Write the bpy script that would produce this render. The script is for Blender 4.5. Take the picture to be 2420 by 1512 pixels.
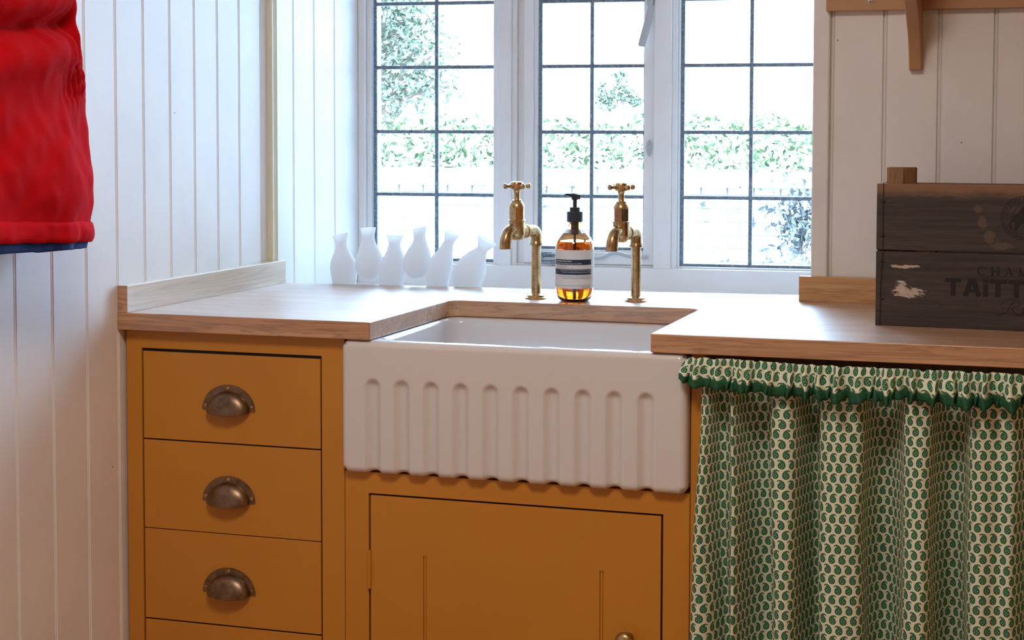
import bpy, bmesh, math, random
from mathutils import Vector, Matrix, noise
random.seed(7)
PI = math.pi
for o in list(bpy.data.objects): bpy.data.objects.remove(o)
S = bpy.context.scene
COL = S.collection
ZO = 0.9                      # height of the worktop above the floor; shapes below are written from the worktop (z = 0)

# ------------------------------------------------------------------ camera
cam = bpy.data.cameras.new('camera'); co = bpy.data.objects.new('camera', cam); COL.objects.link(co)
yaw, pitch, roll = math.radians(17.794), math.radians(3.1593), math.radians(0.1255)
fw = Vector((-math.sin(yaw)*math.cos(pitch), math.cos(yaw)*math.cos(pitch), -math.sin(pitch)))
rt = Vector((math.cos(yaw), math.sin(yaw), 0)); up = rt.cross(fw)
r2 = rt*math.cos(roll)+up*math.sin(roll); u2 = -rt*math.sin(roll)+up*math.cos(roll)
M = Matrix((r2, u2, -fw)).transposed().to_4x4(); M.translation = Vector((1.5640, -2.6035, 0.3196+ZO))
co.matrix_world = M
cam.sensor_width = 36; cam.lens = 3995.6/2420*36; cam.shift_y = -(756-530.1)/2420; cam.clip_start = 0.02
S.camera = co

# ------------------------------------------------------------------ light and exposure
S.view_settings.view_transform = 'Standard'; S.view_settings.look = 'None'
S.view_settings.gamma = 1; S.view_settings.exposure = 0.0; S.view_settings.use_curve_mapping = False
W = bpy.data.worlds.new('sky'); S.world = W; W.use_nodes = True
bg = W.node_tree.nodes['Background']; bg.inputs[0].default_value = (0.47, 0.70, 1.0, 1)
# overcast sky, brighter towards the zenith
_tc = W.node_tree.nodes.new('ShaderNodeTexCoord'); _sx = W.node_tree.nodes.new('ShaderNodeSeparateXYZ'); W.node_tree.links.new(_tc.outputs['Generated'], _sx.inputs[0])
_mr = W.node_tree.nodes.new('ShaderNodeMapRange'); W.node_tree.links.new(_sx.outputs[2], _mr.inputs[0]); _mr.inputs[1].default_value = 0; _mr.inputs[2].default_value = 1; _mr.inputs[3].default_value = 10.0; _mr.inputs[4].default_value = 54.0
W.node_tree.links.new(_mr.outputs[0], bg.inputs[1])

def lamp(name, kind, loc, energy, color, size=None, target=None, size_y=None):
    l = bpy.data.lights.new(name, kind); l.energy = energy; l.color = color
    o = bpy.data.objects.new(name, l); COL.objects.link(o); o.location = (loc[0], loc[1], loc[2]+ZO)
    if kind == 'AREA':
        l.size = size
        if size_y: l.shape = 'RECTANGLE'; l.size_y = size_y
    if target: o.rotation_euler = (Vector((target[0], target[1], target[2]+ZO))-o.location).to_track_quat('-Z', 'Y').to_euler()
    return o
sun = lamp('sun', 'SUN', (0, -3, 6), 5.0, (1, .95, .85), target=(1.5, 0.4, 2.2))
sun.data.angle = 0.01
room = lamp('room_fill_light', 'AREA', (0.95, -1.4, 1.34), 22.5, (1.0, .855, .74), 0.5, (0.95, -1.4, 0))  # added warm fill from overhead; no lamp is seen there
win_portal = lamp('window_daylight_portal', 'AREA', (0.53, 1.17, 0.53), 1, (1, 1, 1), 1.12, (0.53-.06, .3, .53), 1.15)
win_portal.data.cycles.is_portal = True
try:
    S.cycles.use_denoising = True; S.cycles.denoising_prefilter = 'ACCURATE'
    S.cycles.max_bounces = 14; S.cycles.diffuse_bounces = 7; S.cycles.transmission_bounces = 14; S.cycles.transparent_max_bounces = 24
    S.cycles.sample_clamp_indirect = 8; S.cycles.caustics_refractive = True
except Exception: pass

# ------------------------------------------------------------------ object helpers
ROOT = {}
def tag(o, label=None, cat=None, group=None, kind=None):
    if label: o['label'] = label
    if cat: o['category'] = cat
    if group: o['group'] = group
    if kind: o['kind'] = kind
    return o
def empty(name, loc, label=None, cat=None, group=None, kind=None):
    o = bpy.data.objects.new(name, None); COL.objects.link(o); o.location = (loc[0], loc[1], loc[2]+ZO)
    o.empty_display_size = .05
    ROOT[o] = Vector(o.location); return tag(o, label, cat, group, kind)
def obj(name, bm, mat, parent=None, smooth=False, label=None, recalc=True):
    if recalc: bmesh.ops.recalc_face_normals(bm, faces=bm.faces[:])
    me = bpy.data.meshes.new(name)
    bm.transform(Matrix.Translation((0, 0, ZO)))
    if parent is None:
        xs = [v.co for v in bm.verts]
        L = Vector(((min(p.x for p in xs)+max(p.x for p in xs))/2, (min(p.y for p in xs)+max(p.y for p in xs))/2, min(p.z for p in xs)))
    else: L = ROOT[parent]
    bm.transform(Matrix.Translation(-L)); bm.to_mesh(me); bm.free()
    for m in (mat if isinstance(mat, (list, tuple)) else [mat]): me.materials.append(m)
    if smooth:
        for p in me.polygons: p.use_smooth = True
        if smooth != True: me.set_sharp_from_angle(angle=math.radians(smooth))
    o = bpy.data.objects.new(name, me); COL.objects.link(o)
    if parent is None: o.location = L
    else: o.parent = parent
    ROOT[o] = L
    if label: o['label'] = label
    return o
def struct(name, bm, mat, parent=None, smooth=False):
    o = obj(name, bm, mat, parent, smooth)
    if parent is None: o['kind'] = 'structure'
    return o
def bevel(o, w, seg=2, ang=40):
    m = o.modifiers.new('bevel', 'BEVEL'); m.width = w; m.segments = seg; m.limit_method = 'ANGLE'; m.angle_limit = math.radians(ang)
    m.harden_normals = False
    return o
def B(): return bmesh.new()
def box(bm, x0, x1, y0, y1, z0, z1, f=None, mi=0):
    P = [(x, y, z) for x in (x0, x1) for y in (y0, y1) for z in (z0, z1)]
    vs = [bm.verts.new(f(*p) if f else p) for p in P]
    for q in ((0, 1, 3, 2), (4, 6, 7, 5), (0, 4, 5, 1), (2, 3, 7, 6), (0, 2, 6, 4), (1, 5, 7, 3)):
        fc = bm.faces.new([vs[i] for i in q]); fc.material_index = mi
    return vs
def prism(bm, poly, z0, z1, f=None, mi=0):
    """poly = [(x,y)], extruded along z"""
    a = [bm.verts.new(f(x, y, z0) if f else (x, y, z0)) for x, y in poly]; b = [bm.verts.new(f(x, y, z1) if f else (x, y, z1)) for x, y in poly]
    n = len(poly)
    fs = [bm.faces.new(a[::-1]), bm.faces.new(b)]
    for i in range(n): fs.append(bm.faces.new((a[i], a[(i+1) % n], b[(i+1) % n], b[i])))
    for q in fs: q.material_index = mi
def lathe(bm, prof, cx=0, cy=0, n=32, mi=0, M=None, cap=True):
    """prof = [(r,z)] turned about the vertical through cx,cy; M maps points afterwards"""
    rings = []
    for r, z in prof:
        ring = []
        for i in range(n):
            a = 2*PI*i/n; p = Vector((cx+r*math.cos(a), cy+r*math.sin(a), z)); ring.append(bm.verts.new(M @ p if M else p))
        rings.append(ring)
    for A, C in zip(rings, rings[1:]):
        for i in range(n):
            f = bm.faces.new((A[i], A[(i+1) % n], C[(i+1) % n], C[i])); f.material_index = mi
    if cap:
        for R in (rings[0][::-1], rings[-1]):
            f = bm.faces.new(R); f.material_index = mi
def tube(bm, pts, rad, n=16, mi=0, cap=True, flat=1.0):
    pts = [Vector(p) for p in pts]; rs = rad if isinstance(rad, (list, tuple)) else [rad]*len(pts)
    T = [(pts[min(i+1, len(pts)-1)]-pts[max(i-1, 0)]).normalized() for i in range(len(pts))]
    ref = Vector((0, 0, 1)) if abs(T[0].z) < .9 else Vector((1, 0, 0))
    N = (ref-T[0]*ref.dot(T[0])).normalized(); rings = []
    for p, t, r in zip(pts, T, rs):
        N = (N-t*N.dot(t)).normalized(); Bn = t.cross(N)
        rings.append([bm.verts.new(p+(N*math.cos(2*PI*i/n)+Bn*math.sin(2*PI*i/n)*flat)*r) for i in range(n)])
    for A, C in zip(rings, rings[1:]):
        for i in range(n):
            f = bm.faces.new((A[i], A[(i+1) % n], C[(i+1) % n], C[i])); f.material_index = mi
    if cap:
        for R in (rings[0][::-1], rings[-1]):
            f = bm.faces.new(R); f.material_index = mi
def ball(bm, c, r, mi=0, sz=1.0, n=16):
    lathe(bm, [(max(r*math.sin(PI*k/10), 1e-5), c[2]-r*sz*math.cos(PI*k/10)) for k in range(11)], c[0], c[1], n, mi)
def arc(cx, cy, r, a0, a1, n): return [(cx+r*math.cos(math.radians(a0+(a1-a0)*k/n)), cy+r*math.sin(math.radians(a0+(a1-a0)*k/n))) for k in range(n+1)]
def smoothpts(pts, n=6):
    out = []; P = [Vector(p) for p in pts]
    for i in range(len(P)-1):
        p0, p1, p2, p3 = P[max(i-1, 0)], P[i], P[i+1], P[min(i+2, len(P)-1)]
        for k in range(n):
            t = k/n; out.append(.5*((2*p1)+(p2-p0)*t+(2*p0-5*p1+4*p2-p3)*t*t+(3*p1-p0-3*p2+p3)*t**3))
    out.append(P[-1]); return out

# ------------------------------------------------------------------ material helpers
class N:
    def __init__(s, name):
        s.m = bpy.data.materials.new(name); s.m.use_nodes = True; s.t = s.m.node_tree; s.b = s.t.nodes['Principled BSDF']
    def n(s, typ, **k):
        d = s.t.nodes.new(typ)
        for a, v in k.items(): setattr(d, a, v)
        return d
    def L(s, a, b): s.t.links.new(a, b)
    def val(s, sock, v):
        if hasattr(v, 'is_linked') or isinstance(v, bpy.types.NodeSocket): s.L(v, sock)
        else: sock.default_value = v
    def math(s, op, a, b=None, c=None, clamp=False):
        d = s.n('ShaderNodeMath', operation=op); d.use_clamp = clamp; s.val(d.inputs[0], a)
        if b is not None: s.val(d.inputs[1], b)
        if c is not None: s.val(d.inputs[2], c)
        return d.outputs[0]
    def coord(s, which='Object', scale=(1, 1, 1), loc=(0, 0, 0)):
        c = s.n('ShaderNodeTexCoord'); mp = s.n('ShaderNodeMapping'); mp.inputs['Scale'].default_value = scale; mp.inputs['Location'].default_value = loc
        s.L(c.outputs[which], mp.inputs[0]); return mp.outputs[0]
    def noise(s, vec, scale, detail=4, rough=.55, dist=0):
        d = s.n('ShaderNodeTexNoise'); s.L(vec, d.inputs['Vector']); d.inputs['Scale'].default_value = scale; d.inputs['Detail'].default_value = detail
        d.inputs['Roughness'].default_value = rough; d.inputs['Distortion'].default_value = dist; return d.outputs[0]
    def ramp(s, fac, stops):
        d = s.n('ShaderNodeValToRGB'); s.L(fac, d.inputs[0]); e = d.color_ramp.elements
        while len(e) < len(stops): e.new(.5)
        for q, (p, c) in zip(e, stops): q.position = p; q.color = (*c, 1) if len(c) == 3 else c
        return d.outputs[0]
    def mix(s, fac, a, b, mode='MIX'):
        d = s.n('ShaderNodeMix', data_type='RGBA', blend_type=mode); s.val(d.inputs[0], fac)
        for k, v in ((6, a), (7, b)):
            if isinstance(v, tuple): d.inputs[k].default_value = (*v, 1)
            else: s.L(v, d.inputs[k])
        return d.outputs[2]
    def bump(s, h, strength=.2, dist=.002):
        d = s.n('ShaderNodeBump'); s.L(h, d.inputs['Height']); d.inputs['Strength'].default_value = strength; d.inputs['Distance'].default_value = dist
        s.L(d.outputs[0], s.b.inputs['Normal'])
    def set(s, **k):
        for a, v in k.items():
            i = s.b.inputs[a.replace('_', ' ')]
            if isinstance(v, bpy.types.NodeSocket): s.L(v, i)
            else: i.default_value = (*v, 1) if isinstance(v, tuple) and len(v) == 3 else v
        return s
def paint(name, col, rough=.45, var=.04, scale=6, bump=.05):
    s = N(name); v = s.coord(); f = s.noise(v, scale, 3)
    c2 = tuple(max(0, c*(1-var)) for c in col); c1 = tuple(min(1, c*(1+var)) for c in col)
    s.set(Base_Color=s.ramp(f, [(.3, c2), (.7, c1)]), Roughness=rough)
    if bump: s.bump(s.noise(v, 160, 2), bump, .001)
    return s.m
def wood(name, axis, dark, mid, light, rough=.4, coat=0.0, fine=.5, seed=0, stretch=1.0, bands=7.0, dist=1.2, line=1.7):
    s = N(name); sc = [14, 14, 14]; sc[axis] = 1.1/stretch; sf = [170, 170, 170]; sf[axis] = 6
    v = s.coord(scale=tuple(sc), loc=(seed, seed*1.7, seed*.3)); vf = s.coord(scale=tuple(sf), loc=(seed, 0, 0))
    a = s.noise(v, 1.6, 5 if dist > 1 else 2, .6 if dist > 1 else .45, dist)
    w = s.math('FRACT', s.math('MULTIPLY', a, bands)); w = s.math('POWER', s.math('ABSOLUTE', s.math('SUBTRACT', w, .5)), .8)
    c = s.ramp(a, [(.25, dark), (.5, mid), (.75, light)])
    c = s.mix(s.math('MULTIPLY', s.math('SUBTRACT', .34, w, clamp=True), line, clamp=True), c, tuple(x*.42 for x in dark))
    g = s.noise(vf, 1.0, 3, .6)
    c = s.mix(s.math('MULTIPLY', s.ramp(g, [(.45, (0, 0, 0)), (.75, (1, 1, 1))]), fine), c, tuple(x*.62 for x in dark))
    s.set(Base_Color=c, Roughness=rough); s.bump(g, .12, .0006)
    if coat: s.set(Coat_Weight=coat, Coat_Roughness=.40)
    return s.m
def metal(name, col, rough, dark=.5, scale=60, spots=True):
    s = N(name); v = s.coord(); f = s.noise(v, scale, 5, .7)
    c = s.ramp(f, [(.35, tuple(x*dark for x in col)), (.6, col)]) if spots else col
    s.set(Base_Color=c, Metallic=1.0, Roughness=s.math('ADD', rough, s.math('MULTIPLY', s.noise(v, 25, 3), .12)))
    return s.m
def plain(name, col, rough=.5, **k): s = N(name); s.set(Base_Color=col, Roughness=rough, **k); return s.m

m_wall = paint('white_board_paint', (.83, .83, .82), .38)
m_frame = paint('window_paint', (.86, .87, .88), .35)
m_cream = paint('cream_bead_paint', (.80, .80, .63), .5)
m_ochre = paint('ochre_cabinet_paint', (.56, .236, .024), .42, .05, 3)
m_dark = plain('dark_recess_shade', (.02, .016, .014), .8)  # near-black standing in for shade in cabinets, gaps and holes
m_oak = wood('oak_worktop', 0, (.42, .215, .110), (.57, .325, .175), (.66, .42, .25), .40, 1.0, .45)
m_oak_side = wood('oak_upstand_lit', 1, (.56, .42, .26), (.66, .52, .35), (.72, .59, .42), .34, 1.0, .30, 3, 1.6, 15.0, .35, .8)  # pale tone puts the window glare into the upstand's colour
m_oak_back = wood('oak_back_upstand', 0, (.52, .28, .115), (.66, .385, .18), (.74, .46, .23), .4, 0, .45, 5)
m_ceramic = N('sink_glaze'); m_ceramic.set(Base_Color=(.70, .70, .705), Roughness=.14, Coat_Weight=.5, Coat_Roughness=.05); m_ceramic = m_ceramic.m
m_brass = metal('aged_brass', (.74, .53, .28), .20, .5, 70)
m_bronze = metal('antique_bronze', (.30, .20, .13), .32, .55, 50)
m_bronze_hi = metal('worn_brass_screw', (.55, .38, .16), .3, .5, 90)
m_lead = N('window_lead'); _v = m_lead.coord(); m_lead.set(Base_Color=m_lead.ramp(m_lead.noise(_v, 140, 4, .7), [(.42, (.13, .18, .24)), (.62, (.26, .31, .36)), (.72, (.55, .58, .60))]), Roughness=.55, Metallic=.3); m_lead = m_lead.m  # blue-grey lifted to imitate flare from the bright panes
m_iron = paint('painted_iron', (.50, .52, .55), .4)
m_vase = N('bisque_porcelain'); m_vase.set(Base_Color=(.90, .90, .90), Roughness=.7); _tl = m_vase.n('ShaderNodeBsdfTranslucent'); _tl.inputs[0].default_value = (.97, .97, .97, 1); _mx = m_vase.n('ShaderNodeMixShader'); _mx.inputs[0].default_value = .64; m_vase.L(m_vase.b.outputs[0], _mx.inputs[1]); m_vase.L(_tl.outputs[0], _mx.inputs[2]); m_vase.L(_mx.outputs[0], m_vase.t.nodes['Material Output'].inputs[0]); m_vase = m_vase.m
m_shelf = paint('brown_shelf_paint', (.50, .275, .13), .42, .04, 3)
m_black = plain('pump_plastic', (.028, .045, .065), .28)
m_red = N('red_anorak_cloth'); _v = m_red.coord(); m_red.set(Base_Color=m_red.ramp(m_red.noise(_v, 5, 4), [(.3, (.46, .003, .006)), (.7, (.60, .005, .010))]), Roughness=.9, Specular_IOR_Level=.04); m_red.bump(m_red.noise(_v, 45, 5), .25, .004); m_red = m_red.m
m_blue = paint('blue_lining', (.006, .040, .20), .9, .2, 40)

# ------------------------------------------------------------------ setting: floor, ceiling, walls
X1R, YB = 2.75, -3.7
b = B(); box(b, -.12, X1R+.1, YB-.1, 1.25, -1.0, -.9); struct('floor', b, wood('floor_boards', 1, (.38, .16, .06), (.48, .22, .09), (.54, .27, .12), .5))
b = B(); box(b, -.14, X1R+.12, YB-.12, 1.32, 1.40, 1.5); struct('ceiling', b, m_wall)
b = B(); box(b, X1R, X1R+.1, YB-.1, .607, -.9, 1.40); struct('wall_right', b, paint('ochre_bounce_wall', (.66, .38, .13), .6))  # unseen wall, its ochre chosen to bounce warm light leftwards
b = B(); box(b, -.12, X1R+.1, YB-.1, YB, -.9, 1.40); struct('wall_front', b, paint('warm_white_rear_wall', (.72, .66, .58), .6))
BEAD = [(-.0050, 0), (-.0044, -.0065), (-.0024, -.0065), (-.0016, -.0014), (-.0006, -.0004), (.0008, -.0004), (.0018, -.0016), (.0024, -.0034), (.0036, 0)]
def board_line(a0, a1, grooves):
    pts = [(a0, 0)]
    for g in grooves: pts += [(g+d, h) for d, h in BEAD]
    return pts+[(a1, 0)]
# tongue and groove left wall
gl = [.5707, .4734, .3807, .2877, .194, .0982, .0036, -.0964, -.2001, -.3045]; gl += [-.3045-.097*k for k in range(1, 34)]
pts = board_line(YB, .597, sorted(gl)); b = B()
prism(b, [(h, y) for y, h in pts]+[(-.12, .597), (-.12, YB)], -.9, 1.40); struct('wall_left', b, m_wall)
# deep window recess, left cheek
pts = board_line(.622, 1.085, [.7008, .8072, .9174]); b = B()
prism(b, [(.0125+h, y) for y, h in pts]+[(-.12, 1.085), (-.12, .622)], -.9, 1.40); struct('wall_recess', b, m_wall)
b = B(); prism(b, [(-.12, .597), (.0095, .597), (.0118, .5985), (.0125, .601), (.0118, .6035), (.0085, .606), (.0080, .613), (.0105, .620), (.0125, .622), (-.12, .622)], -.9, 1.40); struct('trim_1', b, m_cream)
# right part of the back wall (thick, its left end is the other cheek of the recess)
gr = [1.1640, 1.2606, 1.3594, 1.4584]; gr += [1.4584+.0985*k for k in range(1, 13)]
pts = board_line(1.142, X1R, gr); b = B()
prism(b, [(x, .607-h) for x, h in pts]+[(X1R, 1.27), (1.142, 1.27)], -.9, 1.40); struct('wall_back', b, m_wall)
b = B(); prism(b, [(1.128, .603), (1.130, .6005), (1.157, .6005), (1.1595, .603), (1.1595, .6075), (1.1415, .6075), (1.1415, .68), (1.128, .68)], -.035, 1.13); bevel(struct('trim_2', b, m_wall), .001)
b = B(); box(b, .0125, 1.142, .608, 1.25, -.9, -.0602); struct('wall_below_window', b, m_wall)
b = B(); box(b, .0125, 1.142, .607, 1.28, 1.13, 1.40); struct('wall_above_window', b, m_wall)
b = B(); prism(b, [(.0125, .655), (1.1275, .735), (1.1275, 1.127), (.0125, 1.048)], -.06, -.035); struct('window_sill', b, m_frame)

wl = bpy.data.objects['wall_left']; wb = bpy.data.objects['wall_back']
for y, z in ((.2105, .352), (-.02, -.27)):
    b = B(); lathe(b, [(.0012, 0), (.0010, .0003), (.0001, .0004)], n=10, M=Matrix.Translation((0, y, z)) @ Matrix.Rotation(PI/2, 4, 'Y')); obj('nail_hole', b, m_dark, wl)
for x, z in ((1.1725, .4905), (1.40, .30)):
    b = B(); lathe(b, [(.0012, 0), (.0010, .0003), (.0001, .0004)], n=10, M=Matrix.Translation((x, .607, z)) @ Matrix.Rotation(PI/2, 4, 'X')); obj('nail_hole', b, m_dark, wb)

# ------------------------------------------------------------------ leaded window
th = math.radians(4.0); eS = Vector((math.cos(th), math.sin(th), 0)); nS = Vector((-math.sin(th), math.cos(th), 0)); P0 = Vector((0, 1.05, 0))
def F(s, o, z): return P0+eS*s+nS*o+Vector((0, 0, z))
win = empty('window_1', P0, kind='structure')
ZT = 1.075
b = B()
box(b, .013, .0295, 0, .09, -.06, ZT, F); box(b, .0295, .041, .014, .09, 0, ZT, F)
box(b, .3494, .3803, 0, .09, 0, ZT, F); box(b, .3355, .3494, .014, .09, 0, ZT, F); box(b, .3803, .3912, .009, .09, 0, ZT, F); box(b, .3912, .4086, .024, .09, 0, ZT, F)
box(b, .7095, .7488, 0, .09, 0, ZT, F); box(b, .7488, .7608, .009, .09, 0, ZT, F); box(b, .7608, .7664, .022, .09, 0, ZT, F)
box(b, 1.085, 1.128, 0, .09, -.06, ZT, F); box(b, 1.074, 1.085, .014, .09, 0, ZT, F)
box(b, .013, 1.128, -.006, .09, -.06, .0125, F); box(b, .0295, 1.085, .012, .09, .0125, .0165, F); box(b, .013, 1.128, 0, .09, ZT, 1.14, F)
bevel(obj('frame', b, m_frame, win), .0022, 2)
b = B()
CZ0, CZ1 = .0180, 1.070
box(b, .4090, .4299, .010, .055, CZ0, CZ1, F); box(b, .4299, .4385, .020, .055, CZ0, CZ1, F)
box(b, .6860, .7090, .010, .055, CZ0, CZ1, F); box(b, .4299, .6860, .010, .055, CZ0, .0455, F); box(b, .4299, .6860, .018, .055, .0455, .0500, F); box(b, .4299, .6860, .010, .055, 1.048, CZ1, F)
cas = bevel(obj('casement', b, m_frame, win), .0018, 2)
zc = [.6147, .467, .3175, .1713]; zc += [.6147+.148*k for k in (1, 2)]; GT = 1.053
GL = [('fixed', .045, .3385, .196, .0205), ('casement', .442, .6875, .563, .0535), ('fixed', .769, 1.078, .9234, .0195)]
m_glass = N('window_glass'); t = m_glass.t
tr = m_glass.n('ShaderNodeBsdfTransparent'); tr.inputs[0].default_value = (.97, .985, .98, 1); gs = m_glass.n('ShaderNodeBsdfGlossy'); gs.inputs['Roughness'].default_value = .02
fr = m_glass.n('ShaderNodeFresnel'); fr.inputs[0].default_value = 1.45; mx = m_glass.n('ShaderNodeMixShader')
m_glass.L(fr.outputs[0], mx.inputs[0]); m_glass.L(tr.outputs[0], mx.inputs[1]); m_glass.L(gs.outputs[0], mx.inputs[2]); m_glass.L(mx.outputs[0], t.nodes['Material Output'].inputs[0]); m_glass = m_glass.m
for kind, s0, s1, sm, zb in GL:
    b = B(); w = .0040; o0, o1 = .0265, .0385
    for z in zc: box(b, s0, s1, o0, o1, z-w, z+w, F)
    for s in (s0+.0015, sm, s1-.0015): box(b, s-w, s+w, o0-.0004, o1+.0004, zb-.004, GT, F)
    box(b, s0, s1, o0, o1, zb-.004, zb+.003, F); box(b, s0, s1, o0, o1, GT-.008, GT, F)
    bevel(obj('leading', b, m_lead, win, label='dark grey lead strips between the panes'), .0012, 2)
    b = B(); box(b, s0-.003, s1+.003, .0315, .0335, zb-.003, GT, F); obj('glass', b, m_glass, win)
# ironmongery of the opening casement
b = B()
stay = smoothpts([F(.452, .004, .0300), F(.50, .0, .0300), F(.575, -.002, .0325), F(.597, -.002, .036), F(.612, -.002, .043), F(.630, -.002, .0450), F(.648, -.002, .0405), F(.668, -.002, .0370), F(.70, -.002, .0370)], 6)
tube(b, stay, .0042, 10, flat=.6); obj('casement_stay', b, m_iron, win, True, 'grey painted wavy stay bar')
b = B()
box(b, .446, .475, .004, .012, .0205, .0435, F); lathe(b, [(.005, -.004), (.005, .004)], M=Matrix.Translation(F(.453, .003, .032)) @ Matrix.Rotation(PI/2, 4, 'X'), n=14)
tube(b, [F(.456, .001, .036), F(.470, -.002, .039), F(.486, -.002, .039)], .003, 8); box(b, .474, .50, -.001, .010, .0195, .0235, F)
obj('stay_pivot', b, m_lead, win)
b = B()
box(b, .6925, .7070, .002, .012, .600, .640, F)
poly = [F(.6985, -.006, .608), F(.7055, -.006, .608), F(.7055, -.006, .572), F(.6895, -.008, .507), F(.6760, -.010, .509), F(.6745, -.010, .514)]
vs = [b.verts.new(p) for p in poly]; ws = [b.verts.new(p+nS*.006) for p in poly]; b.faces.new(vs); b.faces.new(ws[::-1])
for i in range(6): b.faces.new((vs[i], vs[(i+1) % 6], ws[(i+1) % 6], ws[i]))
bevel(obj('casement_handle', b, m_iron, win, label='grey painted flat latch handle'), .0012, 2)
b = B()
prism(b, [(x*.0062+.6985, y*.019+.282) for x, y in arc(0, 0, 1, 0, 360, 18)[:-1]], .0055, .0095, lambda s, z, o: F(s, o, z))
tube(b, [F(.6985, .004, .288), F(.6985, -.002, .285), F(.692, -.005, .283)], .0022, 8)
ball(b, F(.6985, .005, .272), .002); obj('catch_plate', b, m_iron, win, 30)

# ------------------------------------------------------------------ garden outside
m_stone = N('pale_limestone'); _v = m_stone.coord()
_br = m_stone.n('ShaderNodeTexBrick'); _rot = m_stone.coord(scale=(1, 1, 1)); _sep = m_stone.n('ShaderNodeSeparateXYZ'); m_stone.L(_rot, _sep.inputs[0]); _cmb = m_stone.n('ShaderNodeCombineXYZ'); m_stone.L(_sep.outputs[0], _cmb.inputs[0]); m_stone.L(_sep.outputs[2], _cmb.inputs[1])
m_stone.L(_cmb.outputs[0], _br.inputs['Vector']); _br.inputs['Scale'].default_value = 3.2; _br.inputs['Color1'].default_value = (.34, .32, .29, 1); _br.inputs['Color2'].default_value = (.28, .265, .24, 1); _br.inputs['Mortar'].default_value = (.09, .085, .08, 1); _br.inputs['Mortar Size'].default_value = .018
_n = m_stone.noise(_v, 7, 8, .75); m_stone.set(Base_Color=m_stone.mix(m_stone.ramp(_n, [(.55, (0, 0, 0)), (.63, (1, 1, 1))]), _br.outputs[0], (.034, .032, .030)), Roughness=.9); m_stone = m_stone.m
b = B(); box(b, -14, 10, 1.3, 40, -1.1, -.92); tag(obj('garden_path', b, paint('pale_gravel', (.26, .25, .23), .9, .2, 3)), kind='structure')
gw = empty('garden_wall', (-2, 7.2, -.92), 'low pale stone garden wall beneath the hedge, seen through the window', 'wall')
WR = Matrix.Translation((-2, 7.2, 0)) @ Matrix.Rotation(th, 4, 'Z')
b = B(); box(b, -9, 9, 0, .30, -.92, -.012); b.transform(WR); obj('stonework', b, m_stone, gw)
b = B()
random.seed(3); x = -9
while x < 9:
    w = random.uniform(.35, .8); box(b, x+.001, x+w, -.05, .35, -.012, .075+random.uniform(-.006, .012)); x += w
b.transform(WR); bevel(obj('coping', b, paint('coping_stone', (.40, .385, .36), .9, .15, 8), gw), .012, 2)
def leafmat(name, c1, c2, c3):
    s = N(name); g = s.n('ShaderNodeNewGeometry'); r = s.ramp(g.outputs['Random Per Island'], [(0, c1), (.5, c2), (1, c3)])
    s.set(Base_Color=r, Roughness=.55); return s.m
def leaves(gen, n, size, seed):
    random.seed(seed); vs = []; fs = []
    for i in range(n):
        c = Vector(gen()); a = Vector((random.gauss(0, 1), random.gauss(0, 1), random.gauss(0, 1))).normalized(); q = a.orthogonal().normalized(); q = Matrix.Rotation(random.uniform(0, 6.28), 3, a) @ q; r = a.cross(q)
        L = size*random.uniform(.6, 1.4); k = len(vs)
        vs += [c-q*L*.5, c+r*L*.24+a*L*.06, c+q*L*.5, c-r*L*.24+a*L*.06]; fs.append((k, k+1, k+2, k+3))
    b = B(); V = [b.verts.new(v) for v in vs]
    for f in fs: b.faces.new([V[i] for i in f])
    return b
ml1 = leafmat('hedge_leaves', (.028, .060, .018), (.062, .100, .034), (.16, .18, .09))
ml2 = leafmat('tree_leaves', (.062, .095, .062), (.105, .13, .085), (.22, .23, .15))
def hedge_pt():
    x = random.uniform(-6.5, 6); h = .40+.10*noise.noise((x*1.7, 3, 1))+.10*noise.noise((x*5, 1, 7)); z = -.9+(h+.9)*random.random()**.6
    p = WR @ Vector((x, random.uniform(.42, 1.15), z)); return p
hd = empty('hedge', WR @ Vector((0, .8, -.92)), 'clipped green hedge growing behind the low stone wall', 'hedge')
obj('foliage', leaves(hedge_pt, 30000, .052, 5), ml1, hd, recalc=False)
b = B(); random.seed(2)
for i in range(26):
    p = WR @ Vector((-6.2+.47*i, .8, 0)); tube(b, [(p.x, p.y, -.92), (p.x+random.uniform(-.1, .1), p.y, -.3), (p.x+random.uniform(-.2, .2), p.y, .15)], [.03, .02, .008], 6)
obj('stem', b, paint('bark', (.16, .12, .09), .9, .2, 20), hd)
def tree(name, label, base, blobs, n, size, seed):
    r = empty(name, base, label, 'tree')
    def g():
        c, R = random.choices(blobs, [q[1]**3 for q in blobs])[0]; d = Vector((random.gauss(0, 1), random.gauss(0, 1), random.gauss(0, 1))).normalized()*R*random.random()**.45
        return Vector(c)+d
    obj('crown', leaves(g, n, size, seed), ml2, r, recalc=False)
    b = B(); top = Vector(blobs[0][0]); tk = .16 if n > 1000 else .035; tube(b, smoothpts([Vector(base), Vector(base)*.6+top*.4+Vector((.1, 0, 0)), top], 4), [tk*(1-.07*k) for k in range(9)], 8)
    for c, R in blobs[1:]: tube(b, [Vector(base)*.5+top*.5, (Vector(base)+top)/4+Vector(c)*.5+Vector((0, 0, .2)), Vector(c)], [tk*.4, tk*.28, tk*.12], 6)
    obj('trunk', b, bpy.data.materials['bark'], r, True); return r
def AT(u, v, Y):                       # a point of the garden at depth Y behind pixel direction (u, v) of the photograph
    ray = fw*3995.6+r2*(u-1210.05)-u2*(v-530.08); c = Vector((1.564, -2.6035, .3196)); return c+ray*((Y-c.y)/ray.y)
c0 = AT(940, 60, 11)
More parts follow.
